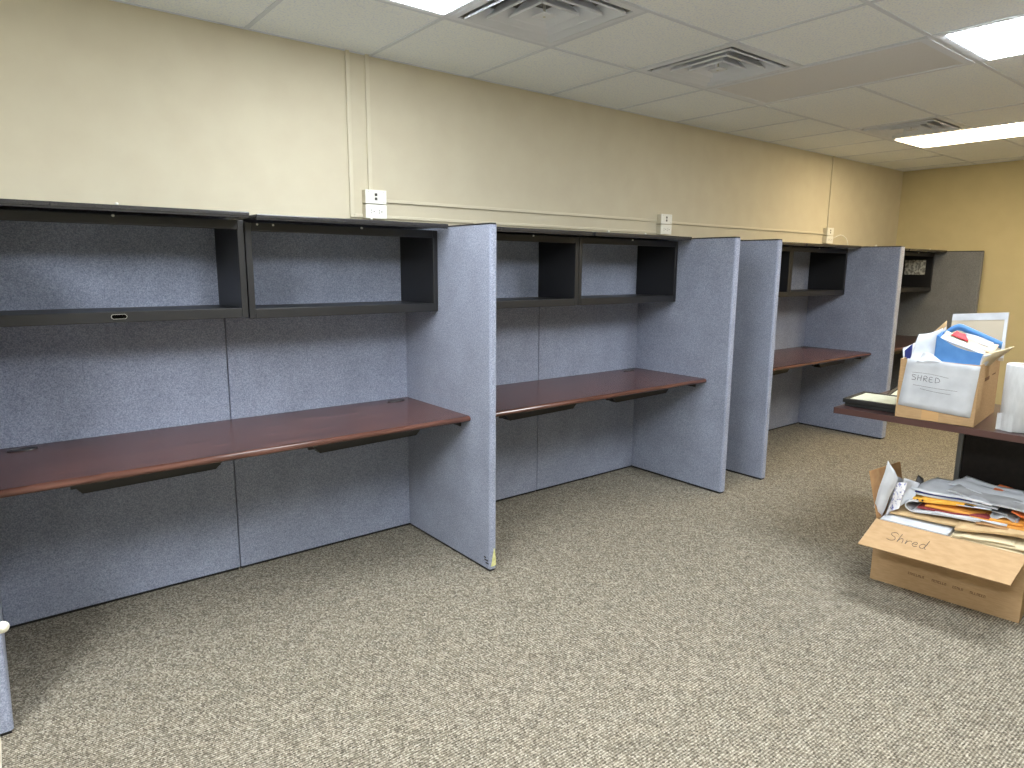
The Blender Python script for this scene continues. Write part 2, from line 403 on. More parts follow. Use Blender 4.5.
# ------------------------------------------------------------------ overhead cabinets
def cabinet(label, x0, x1, lock=True, bumps=((0.5, 1), (0.5, 0)), screws=()):
    W = x1-x0; g = 'black open overhead cabinets'
    t = thing('overhead_cabinet', label, 'cabinet', (x0, SY, 1.2255 if x0 < -.5 else 1.22), 0, g)
    D = .327; Hh = .39; s = .026
    box('side_panel', (0, -D, .0), (s, -.001, Hh), M['black'], t, .003, 2)
    box('side_panel', (W-s, -D, .0), (W, -.001, Hh), M['black'], t, .003, 2)
    box('top_panel', (s, -D+.02, Hh-.02), (W-s, -.001, Hh), M['black'], t)
    bm = new_bm(); add_box(bm, (s, -D+.018, .012), (W-s, -.001, .0375)); obj('shelf', bm, M['black'], t)
    box('header_rail', (s, -D, Hh-.036), (W-s, -D+.02, Hh), M['black'], t, .002, 1)
    bm = new_bm(); add_box(bm, (s, -D, 0), (W-s, -D+.018, .040), .002, 2)
    o = obj('bottom_rail', bm, M['black'], t)
    if lock:
        bm = new_bm(); cxx = W*.49
        def oval(a, b, y): return [bm.verts.new((cxx+(a-b)*(1 if math.cos(q) > 0 else -1)+b*math.cos(q), y, .022+b*math.sin(q))) for q in [2*math.pi*k/20 for k in range(20)]]
        a = oval(.0262, .0092, -D-.0012); b_ = oval(.0248, .0080, -D-.0012); c_ = oval(.0248, .0080, -D+.0005); d_ = oval(.0262, .0092, -D+.0005)
        for p, q in ((a, b_), (b_, c_), (a, d_)):
            for k in range(20): bm.faces.new((p[k], p[(k+1) % 20], q[(k+1) % 20], q[k]))
        rim = obj('lock_rim', bm, M['screw'], t); rim['label'] = 'bright metal rim of the lock hole'
        bm = new_bm(); v = oval(.0248, .0080, -D-.0004); bm.faces.new(v); v2 = oval(.0248, .0080, -D+.0005); bm.faces.new(v2[::-1])
        for k in range(20): bm.faces.new((v[k], v[(k+1) % 20], v2[(k+1) % 20], v2[k]))
        obj('lock_hole', bm, M['hole'], t)
    # flipper door slid back over the top, its thick front edge sticking out
    bm = new_bm(); add_box(bm, (.012, -.442, Hh+.010), (W-.010, -.02, Hh+.026), .003, 2)
    add_box(bm, (.014, -.438, Hh+.004), (W-.012, -.426, Hh+.012), .001, 1)
    dr = obj('flipper_door', bm, M['door'], t)
    for fx, top in bumps:
        bm = new_bm(); z = Hh+.030 if top else Hh-.004; y = -.43 if top else -D-.003
        bmesh.ops.create_icosphere(bm, subdivisions=2, radius=.006, matrix=Matrix.Translation((W*fx, y, z)) @ Matrix.Diagonal((1, 1, .8, 1)))
        obj('bumper', bm, M['rubberwhite'], dr if top else t, True)
    for fx in screws:
        bm = new_bm(); add_tube(bm, [(fx, -D-.002, Hh-.008), (fx, -D+.002, Hh-.008)], .0045, 12); obj('screw', bm, M['screw'], t)
    return t
cabinet('leftmost black open cabinet above the near desk, with oval lock hole', -.883, .033)
cabinet('black open cabinet between the leftmost cabinet and the first divider', .037, .951, False, ((.56, 1), (.56, 0)), (.05, .115))
cabinet('black cabinet in the second bay, left one, partly behind the first divider', .995, 1.905, False, ((.62, 0),))
cabinet('black cabinet in the second bay, right one, under the middle outlet', 1.909, 2.804, False, ((.5, 1), (.5, 0)))
cabinet('black cabinet in the third bay, left one, mostly hidden by the divider', 3.337, 4.215, False, ())
cabinet('black cabinet in the third bay, right one, under the coiled white cable', 4.219, 5.133, False, ((.45, 0),))
cabinet('black cabinet hidden in the left of the far bay', 5.217, 6.09, False, ())
cabinet('farthest black cabinet with a small print taped inside it', 6.094, 7.016, False, ((.55, 1), (.55, 0)))
bm = new_bm(); add_box(bm, (-.0015, -.0, 0), (0, .20, .152))
o = obj('taped_print', bm, M['note'], loc=(6.989, -.385, 1.388)); tag(o, 'small pale print taped inside the farthest black cabinet', 'print')

# ------------------------------------------------------------------ desks
def desk(label, x0, x1, rails, groms, dark=False):
    W = x1-x0; D = .602
    t = thing('wall_desk', label, 'desk', (x0, SY-.003, 0), 0, 'cherry desktops fixed along the back panels')
    bm = new_bm(); add_box(bm, (0, -D+.018, .709), (W, 0, .737))
    top = obj('desktop', bm, M['desk'] if dark else M['cherry'], t)
    bm = new_bm()   # bullnose front
    n = 10; pts = [(0, -D+.018, .737)] + [(0, -D+.018-.018*math.sin(math.pi*k/n), .723+.014*math.cos(math.pi*k/n)) for k in range(1, n)] + [(0, -D+.018, .709)]
    add_prism(bm, pts, (W, 0, 0)); obj('front_edge', bm, M['deskedge'] if dark else M['cherry_edge'], t)
    for a, b in rails:
        bm = new_bm(); y = -.50
        add_prism(bm, [(a-x0, y, .709), (b-x0, y, .709), (b-x0, y, .69), (b-x0-.03, y, .660), (a-x0+.03, y, .652), (a-x0, y, .688)], (0, .014, 0))
        add_prism(bm, [(a-x0+.03, y, .652), (b-x0-.03, y, .660), (b-x0-.03, y+.06, .660), (a-x0+.03, y+.06, .652)], (0, 0, .003))
        add_box(bm, (a-x0+.0, y+.046, .66), (b-x0, y+.06, .709))
        r = obj('support_rail', bm, M['steel_black'], t)
        for q in (a-x0+.015, (a+b)/2-x0):
            bm = new_bm(); add_tube(bm, [(q, y-.003, .69), (q, y+.002, .69)], .004, 10); obj('screw', bm, M['screw'], r)
    for q in (0.0, W-.004):      # steel end cleats on the dividers
        bm = new_bm(); add_box(bm, (q, -.52, .672), (q+.004, -.05, .709)); obj('end_cleat', bm, M['steel_black'], t)
    for gx in groms:
        bm = new_bm()
        prof = []
        def oval(a, b, z): return [bm.verts.new((gx-x0+a*math.cos(q), -.068+b*math.sin(q), z)) for q in [2*math.pi*k/28 for k in range(28)]]
        a = oval(.050, .026, .7372); b_ = oval(.048, .024, .7405); c_ = oval(.040, .018, .7405); d_ = oval(.039, .017, .7385)
        for p, q in ((a, b_), (b_, c_), (c_, d_)):
            for k in range(28): bm.faces.new((p[k], p[(k+1) % 28], q[(k+1) % 28], q[k]))
        bm.faces.new(d_); bm.faces.new(a[::-1])
        gr = obj('cable_grommet', bm, M['grommet'], top)
        gr['label'] = 'oval black plastic cable hole cover'
    return t
desk('long cherry desktop in the near bay, closest to the camera', -.882, .950, [(-.65, -.15), (.21, .74)], [-.76, .845])
desk('cherry desktop in the second bay, right of the nearest divider', .995, 2.803, [(1.24, 1.75), (2.04, 2.56)], [2.66])
desk('cherry desktop in the third bay, beyond the narrow gap', 3.337, 5.132, [(3.6, 4.0), (4.45, 4.9)], [5.03])
desk('desktop in the farthest bay, coloured darker for its shade, barely seen behind the box of papers', 5.217, 7.015, [(5.5, 6.0), (6.3, 6.8)], [], True)  # same desk as the others; the bay's shade is put into darker wood

# ------------------------------------------------------------------ raceways and outlets
def raceway(label, boxes):
    bm = new_bm()
    for p0, p1 in boxes: add_box(bm, p0, p1, .003, 2)
    return tag(obj('cable_raceway', bm, M['race']), label, 'cable cover', 'beige surface cable covers on the long wall')
raceway('left vertical beige cable cover from ceiling, bending right to the lower outlet', [((.706, -.014, 1.685), (.728, -.0005, H)), ((.7285, -.014, 1.685), (.776, -.0005, 1.703))])
raceway('right vertical beige cable cover from the ceiling to the upper outlet box', [((.812, -.014, 1.826), (.834, -.0005, H))])
raceway('upper horizontal beige cable cover between the near and middle outlets', [((.896, -.012, 1.768), (3.108, -.0005, 1.785))])
raceway('lower horizontal beige cable cover right of the near outlet', [((.896, -.012, 1.685), (3.108, -.0005, 1.702))])
raceway('horizontal beige cable cover between the middle and far outlets', [((3.243, -.012, 1.762), (5.535, -.0005, 1.779))])
raceway('far vertical beige cable cover dropping from ceiling to the far outlet', [((5.60, -.014, 1.826), (5.62, -.0005, H))])

def wall_box(label, x, z, kind):
    t = thing('outlet_box', label, 'outlet', (x, 0, z), 0, 'white outlet boxes on the long wall')
    hw, hh, d = .059, .034, .046
    bm = new_bm(); add_box(bm, (-hw, -d+.006, -hh), (hw, -.0005, hh), .003, 2); obj('back_box', bm, M['race'], t)
    bm = new_bm(); add_box(bm, (-hw-.001, -d, -hh-.001), (hw+.001, -d+.006, hh+.001), .002, 2); obj('cover_plate', bm, M['plate'], t)
    if kind == 'data':
        for dz in (.011, -.010):
            box('data_jack', (-.008, -d-.001, dz-.007), (.006, -d+.001, dz+.007), M['slot'], t)
        for sx in (-.044, .044):
            for sz in (-.024, .024):
                bm = new_bm(); add_tube(bm, [(sx, -d-.001, sz), (sx, -d+.001, sz)], .0035, 10); obj('screw', bm, M['screw'], t)
    else:
        for sx in (-.022, .022):
            bm = new_bm()
            ring = [(sx+.017*math.cos(q), -d-.0015, max(-.013, min(.013, .017*math.sin(q)))) for q in [2*math.pi*k/24 for k in range(24)]]
            add_prism(bm, ring, (0, .003, 0)); rc = obj('receptacle', bm, M['plate'], t)
            bm = new_bm()
            add_box(bm, (sx-.008, -d-.0022, .002), (sx-.006, -d-.001, .010)); add_box(bm, (sx-.008, -d-.0022, -.010), (sx-.006, -d-.001, -.003))
            add_box(bm, (sx+.005, -d-.0022, -.0025), (sx+.010, -d-.001, .0025))
            obj('slots', bm, M['slot'], rc)
    return t
for x, n in ((.836, 'nearest, at the left above the first bay'), (3.175, 'middle pair, above the second bay'), (5.598, 'far pair, by the coiled cable')):
    wall_box('upper white data socket box on the wall, '+n, x, 1.790, 'data')
    wall_box('lower white power outlet box on the wall, '+n, x, 1.716, 'power')
bm = new_bm()
add_tube(bm, [(5.655, -.035, 1.722), (5.74, -.04, 1.752), (5.80, -.04, 1.766), (5.86, -.04, 1.762), (5.92, -.04, 1.742), (5.955, -.04, 1.712), (5.965, -.045, 1.67), (5.96, -.05, 1.60)], .004, 8)
tag(obj('white_cable', bm, M['plate'], smooth=True), 'white cable arching from the far outlet down behind the cabinets', 'cable')
for x, lab in ((2.60, 'small white clip on the wall above the second bay cabinets'), (6.65, 'small white clip on the wall over the far divider')):
    bm = new_bm(); add_box(bm, (-.006, -.014, 0), (.006, -.0005, .026), .002, 1); add_box(bm, (-.010, -.024, .012), (.004, -.014, .030), .002, 1)
    tag(obj('wall_clip', bm, M['plate'], loc=(x, 0, 1.66 if x < 3 else 1.665)), lab, 'clip', 'small white wall clips')

# ------------------------------------------------------------------ freestanding table (right)
TA = math.atan2(-.805, .047)          # direction of the front edge
e1 = Vector((math.cos(TA), math.sin(TA), 0)); e2 = Vector((-e1.y, e1.x, 0))
rz_t = TA
t = thing('table', 'dark walnut table at the right holding boxes and frames', 'table', (2.583, -1.668, 0), rz_t)
# local axes: +x along the front edge towards the camera, +y into depth
TW, TD = 1.55, .76
bm = new_bm(); add_box(bm, (.0, .0, .707), (TW, TD, .736)); obj('tabletop', bm, M['desk'], t)
bm = new_bm(); add_box(bm, (-.002, -.002, .706), (TW+.002, -.0001, .7365), .001, 1); add_box(bm, (-.002, 0, .706), (-.0001, TD, .7365)); obj('edge_band', bm, M['deskedge'], t)
box('modesty_panel', (.466, .50, .05), (TW-.04, .52, .706), M['darkpanel'], t, .002, 1)
box('leg', (.442, .485, 0), (.466, .535, .706), M['greymetal'], t, .003, 2)
box('leg', (TW-.04, .485, 0), (TW-.015, .535, .706), M['greymetal'], t, .003, 2)
box('support_beam', (.05, .49, .66), (.442, .53, .706), M['steel_black'], t, .002, 1)

# ------------------------------------------------------------------ sheets of paper and folders
def sheet(name, label, cat, corners, m, thick=.002, wave=0.0, n=10, seed=0, group=None, ob=None, parent=None, jag=0.0):
    """a slightly waved sheet, stack or folder over four corners (in local box space), with real thickness"""
    rnd = random.Random(seed)
    A, B, Cc, Dd = [Vector(c) for c in corners]
    nor = (B-A).cross(Dd-A).normalized()
    if nor.z < 0: nor = -nor
    ph1, ph2, k1, k2 = rnd.uniform(0, 6), rnd.uniform(0, 6), rnd.uniform(2, 5), rnd.uniform(2, 5)
    bm = new_bm(); top = []; bot = []
    for i in range(n+1):
        u = i/n; ra = []; rb = []
        for j in range(n+1):
            v = j/n
            p = A*(1-u)*(1-v) + B*u*(1-v) + Cc*u*v + Dd*(1-u)*v
            h = wave*(math.sin(ph1+k1*u*1.8+v*1.3) + .6*math.sin(ph2+k2*v*2.0-u))
            q = p + nor*h
            if jag and (i in (0, n) or j in (0, n)): q += Vector((rnd.uniform(-jag, jag), rnd.uniform(-jag, jag), 0))
            ra.append(bm.verts.new(q + nor*thick)); rb.append(bm.verts.new(q))
        top.append(ra); bot.append(rb)
    for i in range(n):
        for j in range(n):
            bm.faces.new((top[i][j], top[i+1][j], top[i+1][j+1], top[i][j+1]))
            bm.faces.new((bot[i][j], bot[i][j+1], bot[i+1][j+1], bot[i+1][j]))
    for i in range(n):
        bm.faces.new((top[i][0], bot[i][0], bot[i+1][0], top[i+1][0])); bm.faces.new((top[i][n], top[i+1][n], bot[i+1][n], bot[i][n]))
        bm.faces.new((top[0][i], top[0][i+1], bot[0][i+1], bot[0][i])); bm.faces.new((top[n][i], bot[n][i], bot[n][i+1], top[n][i+1]))
    o = obj(name, bm, m, parent, smooth=False)
    for p in o.data.polygons: p.use_smooth = abs(p.normal.dot(nor)) > .6
    if ob is not None:
        o.location = ob.location; o.rotation_euler = ob.rotation_euler
    if label: tag(o, label, cat, group)
    return o

def strokes(name, lines, m, parent, plane, r=.0016, lift=.0012):
    """handwriting: polylines in (a,b) drawn on plane=(origin, axis_a, axis_b, normal)"""
    O, a, b, nn = [Vector(v) for v in plane]
    bm = new_bm()
    for ln in lines:
        # smooth the polyline
        pts = [Vector((p[0], p[1])) for p in ln]
        if len(pts) > 2:
            sm = []
            for i in range(len(pts)-1):
                p0 = pts[max(i-1, 0)]; p1 = pts[i]; p2 = pts[i+1]; p3 = pts[min(i+2, len(pts)-1)]
                for k in range(5):
                    s = k/5
                    sm.append(.5*((2*p1)+(p2-p0)*s+(2*p0-5*p1+4*p2-p3)*s*s+(3*p1-p0-3*p2+p3)*s**3))
            sm.append(pts[-1]); pts = sm
        add_tube(bm, [O + a*p.x + b*p.y + nn*lift*.4 for p in pts], r, 6)
    return obj(name, bm, m, parent)

SHRED_SCRIPT = [  # S h r e d in loose script, unit height 1
    [(.62, .86), (.40, .98), (.12, .84), (.20, .62), (.52, .44), (.56, .16), (.28, .02), (.0, .12)],
    [(.86, 1.0), (.84, .5), (.82, .04), (.90, .38), (1.08, .50), (1.18, .30), (1.20, .04)],
    [(1.42, .50), (1.44, .04), (1.50, .34), (1.68, .48), (1.80, .42)],
    [(1.92, .26), (2.22, .30), (2.18, .48), (1.98, .44), (1.92, .18), (2.08, .02), (2.30, .10)],
    [(2.82, .44), (2.62, .50), (2.46, .26), (2.56, .04), (2.80, .14), (2.92, .98)], [(2.90, .6), (2.84, .10), (2.98, .02)]]
SHRED_CAPS = [
    [(.50, .88), (.18, .95), (.06, .72), (.46, .42), (.40, .08), (.02, .10)],
    [(.76, .95), (.72, .05)], [(.74, .48), (1.12, .52)], [(1.16, .98), (1.10, .08)],
    [(1.42, .05), (1.46, .92), (1.80, .80), (1.72, .52), (1.46, .46), (1.84, .04)],
    [(2.42, .88), (2.10, .84), (2.08, .10), (2.46, .08)], [(2.10, .48), (2.38, .50)],
    [(2.76, .05), (2.80, .90), (3.18, .70), (3.22, .30), (2.74, .05)]]

# ------------------------------------------------------------------ box of papers on the floor
FA = math.atan2(-.571, .062)
fb = thing('cardboard_box', 'large open brown cardboard box on the carpet, Shred written on its flap', 'box', (2.344, -2.023, 0), FA)
BL, BD, BH, th = .574, .44, .295, .005      # local: x along front, y depth
box('front_wall', (0, 0, .004), (BL, th, BH), M['card'], fb)
box('back_wall', (0, BD-th, .004), (BL, BD, BH), M['card'], fb)
box('end_wall', (0, th, .004), (th, BD-th, BH), M['card'], fb)
box('end_wall', (BL-th, th, .004), (BL, BD-th, BH), M['card'], fb)
box('bottom', (.0, .0, 0), (BL, BD, .004), M['card'], fb)
# front flap folding out and down
fl0, fl1 = Vector((0, -.002, BH)), Vector((BL, -.002, BH))
fo = Vector((0, -.224, -.054))
nrm = Vector((1, 0, 0)).cross(fo).normalized(); nrm = nrm if nrm.z > 0 else -nrm
bm = new_bm(); add_prism(bm, [fl0, fl1, fl1+fo+Vector((-.018, 0, 0)), fl0+fo+Vector((.001, 0, 0))], -nrm*.004)
ff = obj('front_flap', bm, M['card'], fb)
fn = fo.normalized()
strokes('handwriting', [[(p[0]*.052, p[1]*.072) for p in l] for l in SHRED_SCRIPT], M['ink'], ff, (fl0+fo*.62+Vector((.088, 0, 0)), (1, 0, 0), -fn, nrm), .0011)
# left end flap standing up
bm = new_bm(); add_prism(bm, [(-.001, .008, BH), (-.001, BD-.02, BH), (-.036, BD-.03, BH+.185), (-.054, .012, BH+.216)], (.004, 0, .0005))
obj('end_flap', bm, M['cardin'], fb)
bm = new_bm(); add_prism(bm, [(.01, BD, BH), (BL-.01, BD, BH), (BL-.02, BD+.12, BH+.045), (.03, BD+.12, BH+.045)], (0, .0, .004)); obj('back_flap', bm, M['card'], fb)
bm = new_bm(); add_prism(bm, [(BL, .01, BH), (BL, BD-.01, BH), (BL+.14, BD-.02, BH-.12), (BL+.14, .02, BH-.12)], (0, .0, .004)); obj('end_flap', bm, M['card'], fb)
# faint printed line of characters on the front: unreadable small marks in four groups
rnd = random.Random(3); bm = new_bm()
for x0, n in ((.155, 8), (.250, 7), (.330, 5), (.395, 7)):
    for k in range(n):
        x = x0+k*.0082; z = .074-.028*(x0+k*.0082-.155)
        ty = rnd.choice((0, 1, 2))
        add_box(bm, (x, -.0007, z), (x+.0018, .001, z+.011))
        if ty != 1: add_box(bm, (x+.0018, -.0007, z+.009), (x+.0065, .001, z+.011))
        if ty != 2: add_box(bm, (x+.0018, -.0007, z), (x+.0065, .001, z+.002))
        if ty == 2: add_box(bm, (x+.0048, -.0007, z), (x+.0065, .001, z+.011))
obj('printed_marks', bm, M['print'], fb)

def fsheet(name, label, cat, pts, m, **k): return sheet(name, label, cat, pts, m, ob=fb, **k)
G1 = 'papers piled in the floor box'
g = dict(group=None)
fsheet('paper_stack', 'white stack of paper lowest at the front left, behind the written flap', 'papers', [(.015, .012, .268), (.285, .012, .268), (.285, .235, .275), (.015, .235, .275)], M['paper'], thick=.030, n=6, seed=1)
fsheet('folder_stack', 'cream folders lying at the front right of the floor box', 'folders', [(.290, .014, .262), (.560, .014, .262), (.560, .25, .270), (.290, .25, .270)], M['cream'], thick=.024, n=6, seed=2, wave=.001)
fsheet('paper_stack', 'grey-white crumpled papers filling the back of the floor box', 'papers', [(.02, .26, .15), (.555, .26, .15), (.555, .43, .15), (.02, .43, .15)], M['paper2'], thick=.165, n=6, seed=3)
fsheet('file_folder', 'cream folder on top of the cream stack, floor box front right', 'folder', [(.30, .03, .290), (.558, .045, .296), (.556, .26, .302), (.31, .24, .298)], M['cream'], thick=.006, n=6, seed=23, wave=.001)
fsheet('file_folder', 'large tan folder lying across the whole floor box', 'folder', [(.03, .085, .303), (.552, .105, .330), (.548, .36, .338), (.03, .36, .322)], M['manila'], thick=.007, wave=.003, seed=4)
fsheet('file_folder', 'thick tan cardboard folder poking out at the front right', 'folder', [(.30, .055, .312), (.556, .110, .338), (.554, .30, .350), (.30, .26, .328)], M['manila'], thick=.010, wave=.001, seed=5)
fsheet('loose_paper', 'white papers under the maroon folder in the floor box', 'papers', [(.115, .115, .333), (.375, .140, .347), (.40, .36, .350), (.12, .34, .340)], M['paper'], thick=.008, wave=.002, seed=6)
fsheet('file_folder', 'maroon folder edge in the middle of the floor box pile', 'folder', [(.13, .135, .345), (.40, .175, .356), (.42, .38, .362), (.14, .37, .352)], M['maroon'], thick=.006, wave=.002, seed=7)
fsheet('envelope', 'long orange envelope reaching to the right of the floor box', 'envelope', [(.155, .155, .356), (.520, .185, .358), (.535, .33, .366), (.17, .36, .366)], M['orange'], thick=.006, wave=.003, seed=8)
fsheet('envelope', 'second orange envelope on the right, curling over the dark gap', 'envelope', [(.33, .165, .352), (.56, .150, .346), (.565, .33, .370), (.34, .35, .372)], M['orange'], thick=.004, wave=.004, seed=18)
o = fsheet('file_folder', 'yellow folder with two black holes at the left of the pile', 'folder', [(.105, .150, .372), (.300, .195, .384), (.33, .37, .392), (.09, .32, .384)], M['yellow'], thick=.014, wave=.002, seed=9)
for k in (0, 1):
    bm = new_bm(); add_tube(bm, [(.123+k*.02, .150+k*.004, .3825), (.123+k*.02, .158+k*.004, .3825)], .0042, 12); obj('punch_hole', bm, M['rubber'], o)
fsheet('envelope', 'second yellow envelope resting just under the white pile', 'envelope', [(.14, .172, .392), (.34, .215, .392), (.36, .40, .398), (.13, .36, .398)], M['yellow'], thick=.004, wave=.002, seed=19)
fsheet('loose_paper', 'dark striped papers under the white pile on top', 'papers', [(.11, .175, .400), (.42, .215, .396), (.44, .42, .404), (.12, .40, .408)], M['paper2'], thick=.006, wave=.003, seed=10)
fsheet('magazine', 'thin navy booklet sandwiched in the upper pile', 'booklet', [(.10, .185, .408), (.36, .215, .405), (.38, .42, .412), (.11, .40, .414)], M['navy'], thick=.003, wave=.002, seed=11)
fsheet('loose_paper', 'big white sheets topping the pile, left half', 'papers', [(.085, .19, .418), (.40, .205, .412), (.43, .43, .420), (.13, .44, .424)], M['paper'], thick=.007, wave=.004, seed=12, jag=.003)
fsheet('loose_paper', 'big white sheets topping the pile, right half', 'papers', [(.22, .23, .428), (.53, .20, .408), (.56, .40, .416), (.26, .47, .430)], M['paper2'], thick=.006, wave=.005, seed=13, jag=.003)
fsheet('loose_paper', 'uppermost bluish white sheet on the pile in the floor box', 'papers', [(.20, .33, .436), (.50, .29, .422), (.545, .45, .428), (.24, .50, .440)], M['paper'], thick=.003, wave=.005, seed=14)
fsheet('file_folder', 'orange-red folder at the top right of the floor box', 'folder', [(.36, .38, .424), (.575, .33, .404), (.60, .46, .414), (.37, .53, .428)], M['orange2'], thick=.004, wave=.002, seed=15)
fsheet('loose_paper', 'orange-red sheet drooping at the right under the white sheets', 'papers', [(.47, .21, .398), (.585, .19, .376), (.595, .33, .392), (.48, .37, .402)], M['orange2'], thick=.004, wave=.003, seed=16)
fsheet('loose_paper', 'curled grey sheet in the dark gap at the right of the pile', 'papers', [(.40, .19, .372), (.50, .20, .372), (.50, .32, .392), (.40, .33, .392)], M['paper2'], thick=.003, wave=.009, seed=17)
fsheet('loose_paper', 'thin white sheet edge showing between the tan folder and the maroon one', 'papers', [(.20, .118, .349), (.47, .150, .352), (.46, .30, .356), (.21, .28, .354)], M['paper'], thick=.0025, wave=.002, seed=61)
fsheet('file_folder', 'brown kraft folder sloping at the right under the orange envelopes', 'folder', [(.36, .120, .341), (.562, .135, .338), (.56, .30, .352), (.37, .28, .350)], M['cardin'], thick=.004, wave=.002, seed=62)
fsheet('loose_paper', 'white sheet poking out above the yellow folder toward the right', 'papers', [(.24, .185, .388), (.46, .205, .386), (.45, .35, .394), (.25, .33, .396)], M['paper'], thick=.0025, wave=.003, seed=63)
fsheet('loose_paper', 'narrow dark grey sheet below the top white pile at the right', 'papers', [(.30, .195, .394), (.49, .200, .390), (.48, .33, .398), (.31, .32, .402)], M['steel_black'], thick=.002, wave=.003, seed=64)
fsheet('loose_paper', 'cream sheet crossing the cream folders at the front right corner', 'papers', [(.33, .020, .300), (.52, .050, .306), (.50, .20, .308), (.34, .16, .306)], M['cream'], thick=.002, wave=.002, seed=65)
# tall sheet standing in the left end
fsheet('loose_paper', 'tall pointed white sheet standing at the left end of the box', 'papers', [(-.020, .010, .345), (.012, .045, .300), (.062, .055, .492), (.014, .045, .570)], M['paper'], thick=.0015, wave=.004, seed=20, n=12)
fsheet('loose_paper', 'plain white sheet leaning behind the tall pointed one', 'papers', [(.014, .10, .300), (.03, .24, .300), (.045, .26, .43), (.03, .11, .49)], M['paper2'], thick=.0015, wave=.003, seed=22, n=10)
# crumpled printed flyer
pm = noisy('printed_flyer', srgb(228, 228, 232), srgb(96, 104, 168), 70, 0.7, 0, 3, ramp=(0.5, 0.66)); 
fsheet('printed_flyer', 'crumpled flyer with blue and red print beside the tall sheet', 'flyer', [(.018, .07, .295), (.062, .10, .34), (.075, .15, .455), (.040, .10, .455)], pm, thick=.0015, wave=.010, seed=21, n=14)
fsheet('loose_paper', 'small crumpled white sheet over the flyer', 'papers', [(.040, .12, .33), (.105, .17, .375), (.105, .22, .445), (.055, .15, .475)], M['paper'], thick=.0015, wave=.009, seed=31, n=14)
fsheet('loose_paper', 'black cornered sheet sticking up behind the yellow folder', 'papers', [(.05, .34, .36), (.10, .36, .37), (.085, .385, .425), (.06, .38, .44)], M['steel_black'], thick=.0015, wave=.002, seed=24, n=5)
# white ring binder spine seen end on
bm = new_bm()
arc = [(.125 - .048*math.cos(a), .135, .352 + .030*math.sin(a)) for a in [math.radians(d) for d in range(-80, 100, 12)]]
inn = [(x, y, z) for x, y, z in arc]
add_prism(bm, [(x, y, z) for x, y, z in arc] + [(.125 - .042*math.cos(a), .135, .352 + .024*math.sin(a)) for a in [math.radians(d) for d in range(98, -82, -12)]], (0, .20, 0))
rb = obj('ring_binder', bm, M['paper']); rb.location = fb.location; rb.rotation_euler = fb.rotation_euler
tag(rb, 'white binder with rounded spine below the yellow folder', 'binder')

# ------------------------------------------------------------------ box of papers on the table
TB = math.atan2(-.992, .124)
tb = thing('cardboard_box', 'smaller cardboard box on the table with a white sheet taped to it', 'box', (2.603, -1.955, .7375), TB)
CL, CD, CH = .322, .47, .283
box('front_wall', (0, 0, .003), (CL, th, CH), M['card'], tb)
box('back_wall', (0, CD-th, .003), (CL, CD, CH), M['card'], tb)
box('end_wall', (0, th, .003), (th, CD-th, CH), M['card'], tb)
box('end_wall', (CL-th, th, .003), (CL, CD-th, CH), M['card'], tb)
box('bottom', (0, 0, 0), (CL, CD, .003), M['card'], tb)
box('packing_tape', (.112, -.0008, .002), (.182, .0, .06), M['tape'], tb)
bm = new_bm()
for k in range(9): add_box(bm, (CL-.001, .13+k*.012, .195), (CL+.0008, .137+k*.012, .212)); 
for k in range(6): add_box(bm, (CL-.001, .30+k*.014, .207), (CL+.0008, .308+k*.014, .213))
obj('printed_marks', bm, M['print'], tb)
def tsheet(name, label, cat, pts, m, **k): return sheet(name, label, cat, pts, m, ob=tb, **k)
sg = tsheet('paper_sign', 'white sheet reading SHRED taped on the front of the table box', 'sign', [(.008, -.004, .060), (.306, -.004, .040), (.322, -.005, .279), (.030, -.005, .287)], M['paper'], thick=.0012, wave=.0008, seed=41, n=8)
ori = ((.055, -.0062, .188), (1, 0, -.055), (0, 0, 1), (0, -1, 0))
strokes('handwriting', [[(p[0]*.036, p[1]*.028) for p in l] for l in SHRED_CAPS], M['ink'], sg, ori, .0009)
strokes('ruled_lines', [[(0, .036), (.07, .039), (.15, .032)], [(.01, -.022), (.10, -.024), (.19, -.022)], [(.04, -.036), (.10, -.041), (.165, -.042)]], M['ink'], sg, ori, .0006)
# contents
tsheet('paper_stack', 'mixed papers filling the bottom of the table box', 'papers', [(.012, .012, .05), (.31, .012, .05), (.31, .458, .05), (.012, .458, .05)], M['paper2'], thick=.19, n=4, seed=42)
tsheet('booklet', 'navy booklet at the left end of the table box', 'booklet', [(.008, .05, .235), (.030, .05, .235), (.020, .10, .345), (-.012, .10, .31)], M['navy'], thick=.004, seed=43, n=5)
tsheet('loose_paper', 'white sheet leaning out past the navy booklet', 'papers', [(.002, .055, .245), (.012, .06, .25), (.055, .20, .365), (-.030, .13, .318)], M['paper'], thick=.002, wave=.003, seed=44)
tsheet('loose_paper', 'large crumpled white paper standing left of the blue folder', 'papers', [(.025, .035, .245), (.125, .06, .27), (.128, .16, .420), (.040, .11, .392)], M['paper'], thick=.002, wave=.016, seed=45, n=16)
tsheet('loose_paper', 'second crumpled white paper just behind the large one', 'papers', [(.03, .10, .27), (.14, .11, .28), (.135, .18, .432), (.028, .15, .378)], M['paper2'], thick=.002, wave=.014, seed=46, n=14)
tsheet('file_folder', 'manila folder corner poking up left of the blue arch', 'folder', [(.04, .16, .28), (.15, .16, .28), (.132, .19, .462), (.085, .18, .405)], M['manila'], thick=.003, wave=.002, seed=47)
tsheet('loose_paper', 'small white folded scrap lying over the front rim', 'papers', [(.07, -.008, .272), (.175, -.006, .283), (.12, .03, .315), (.088, .012, .322)], M['paper'], thick=.0015, wave=.004, seed=48, n=8)
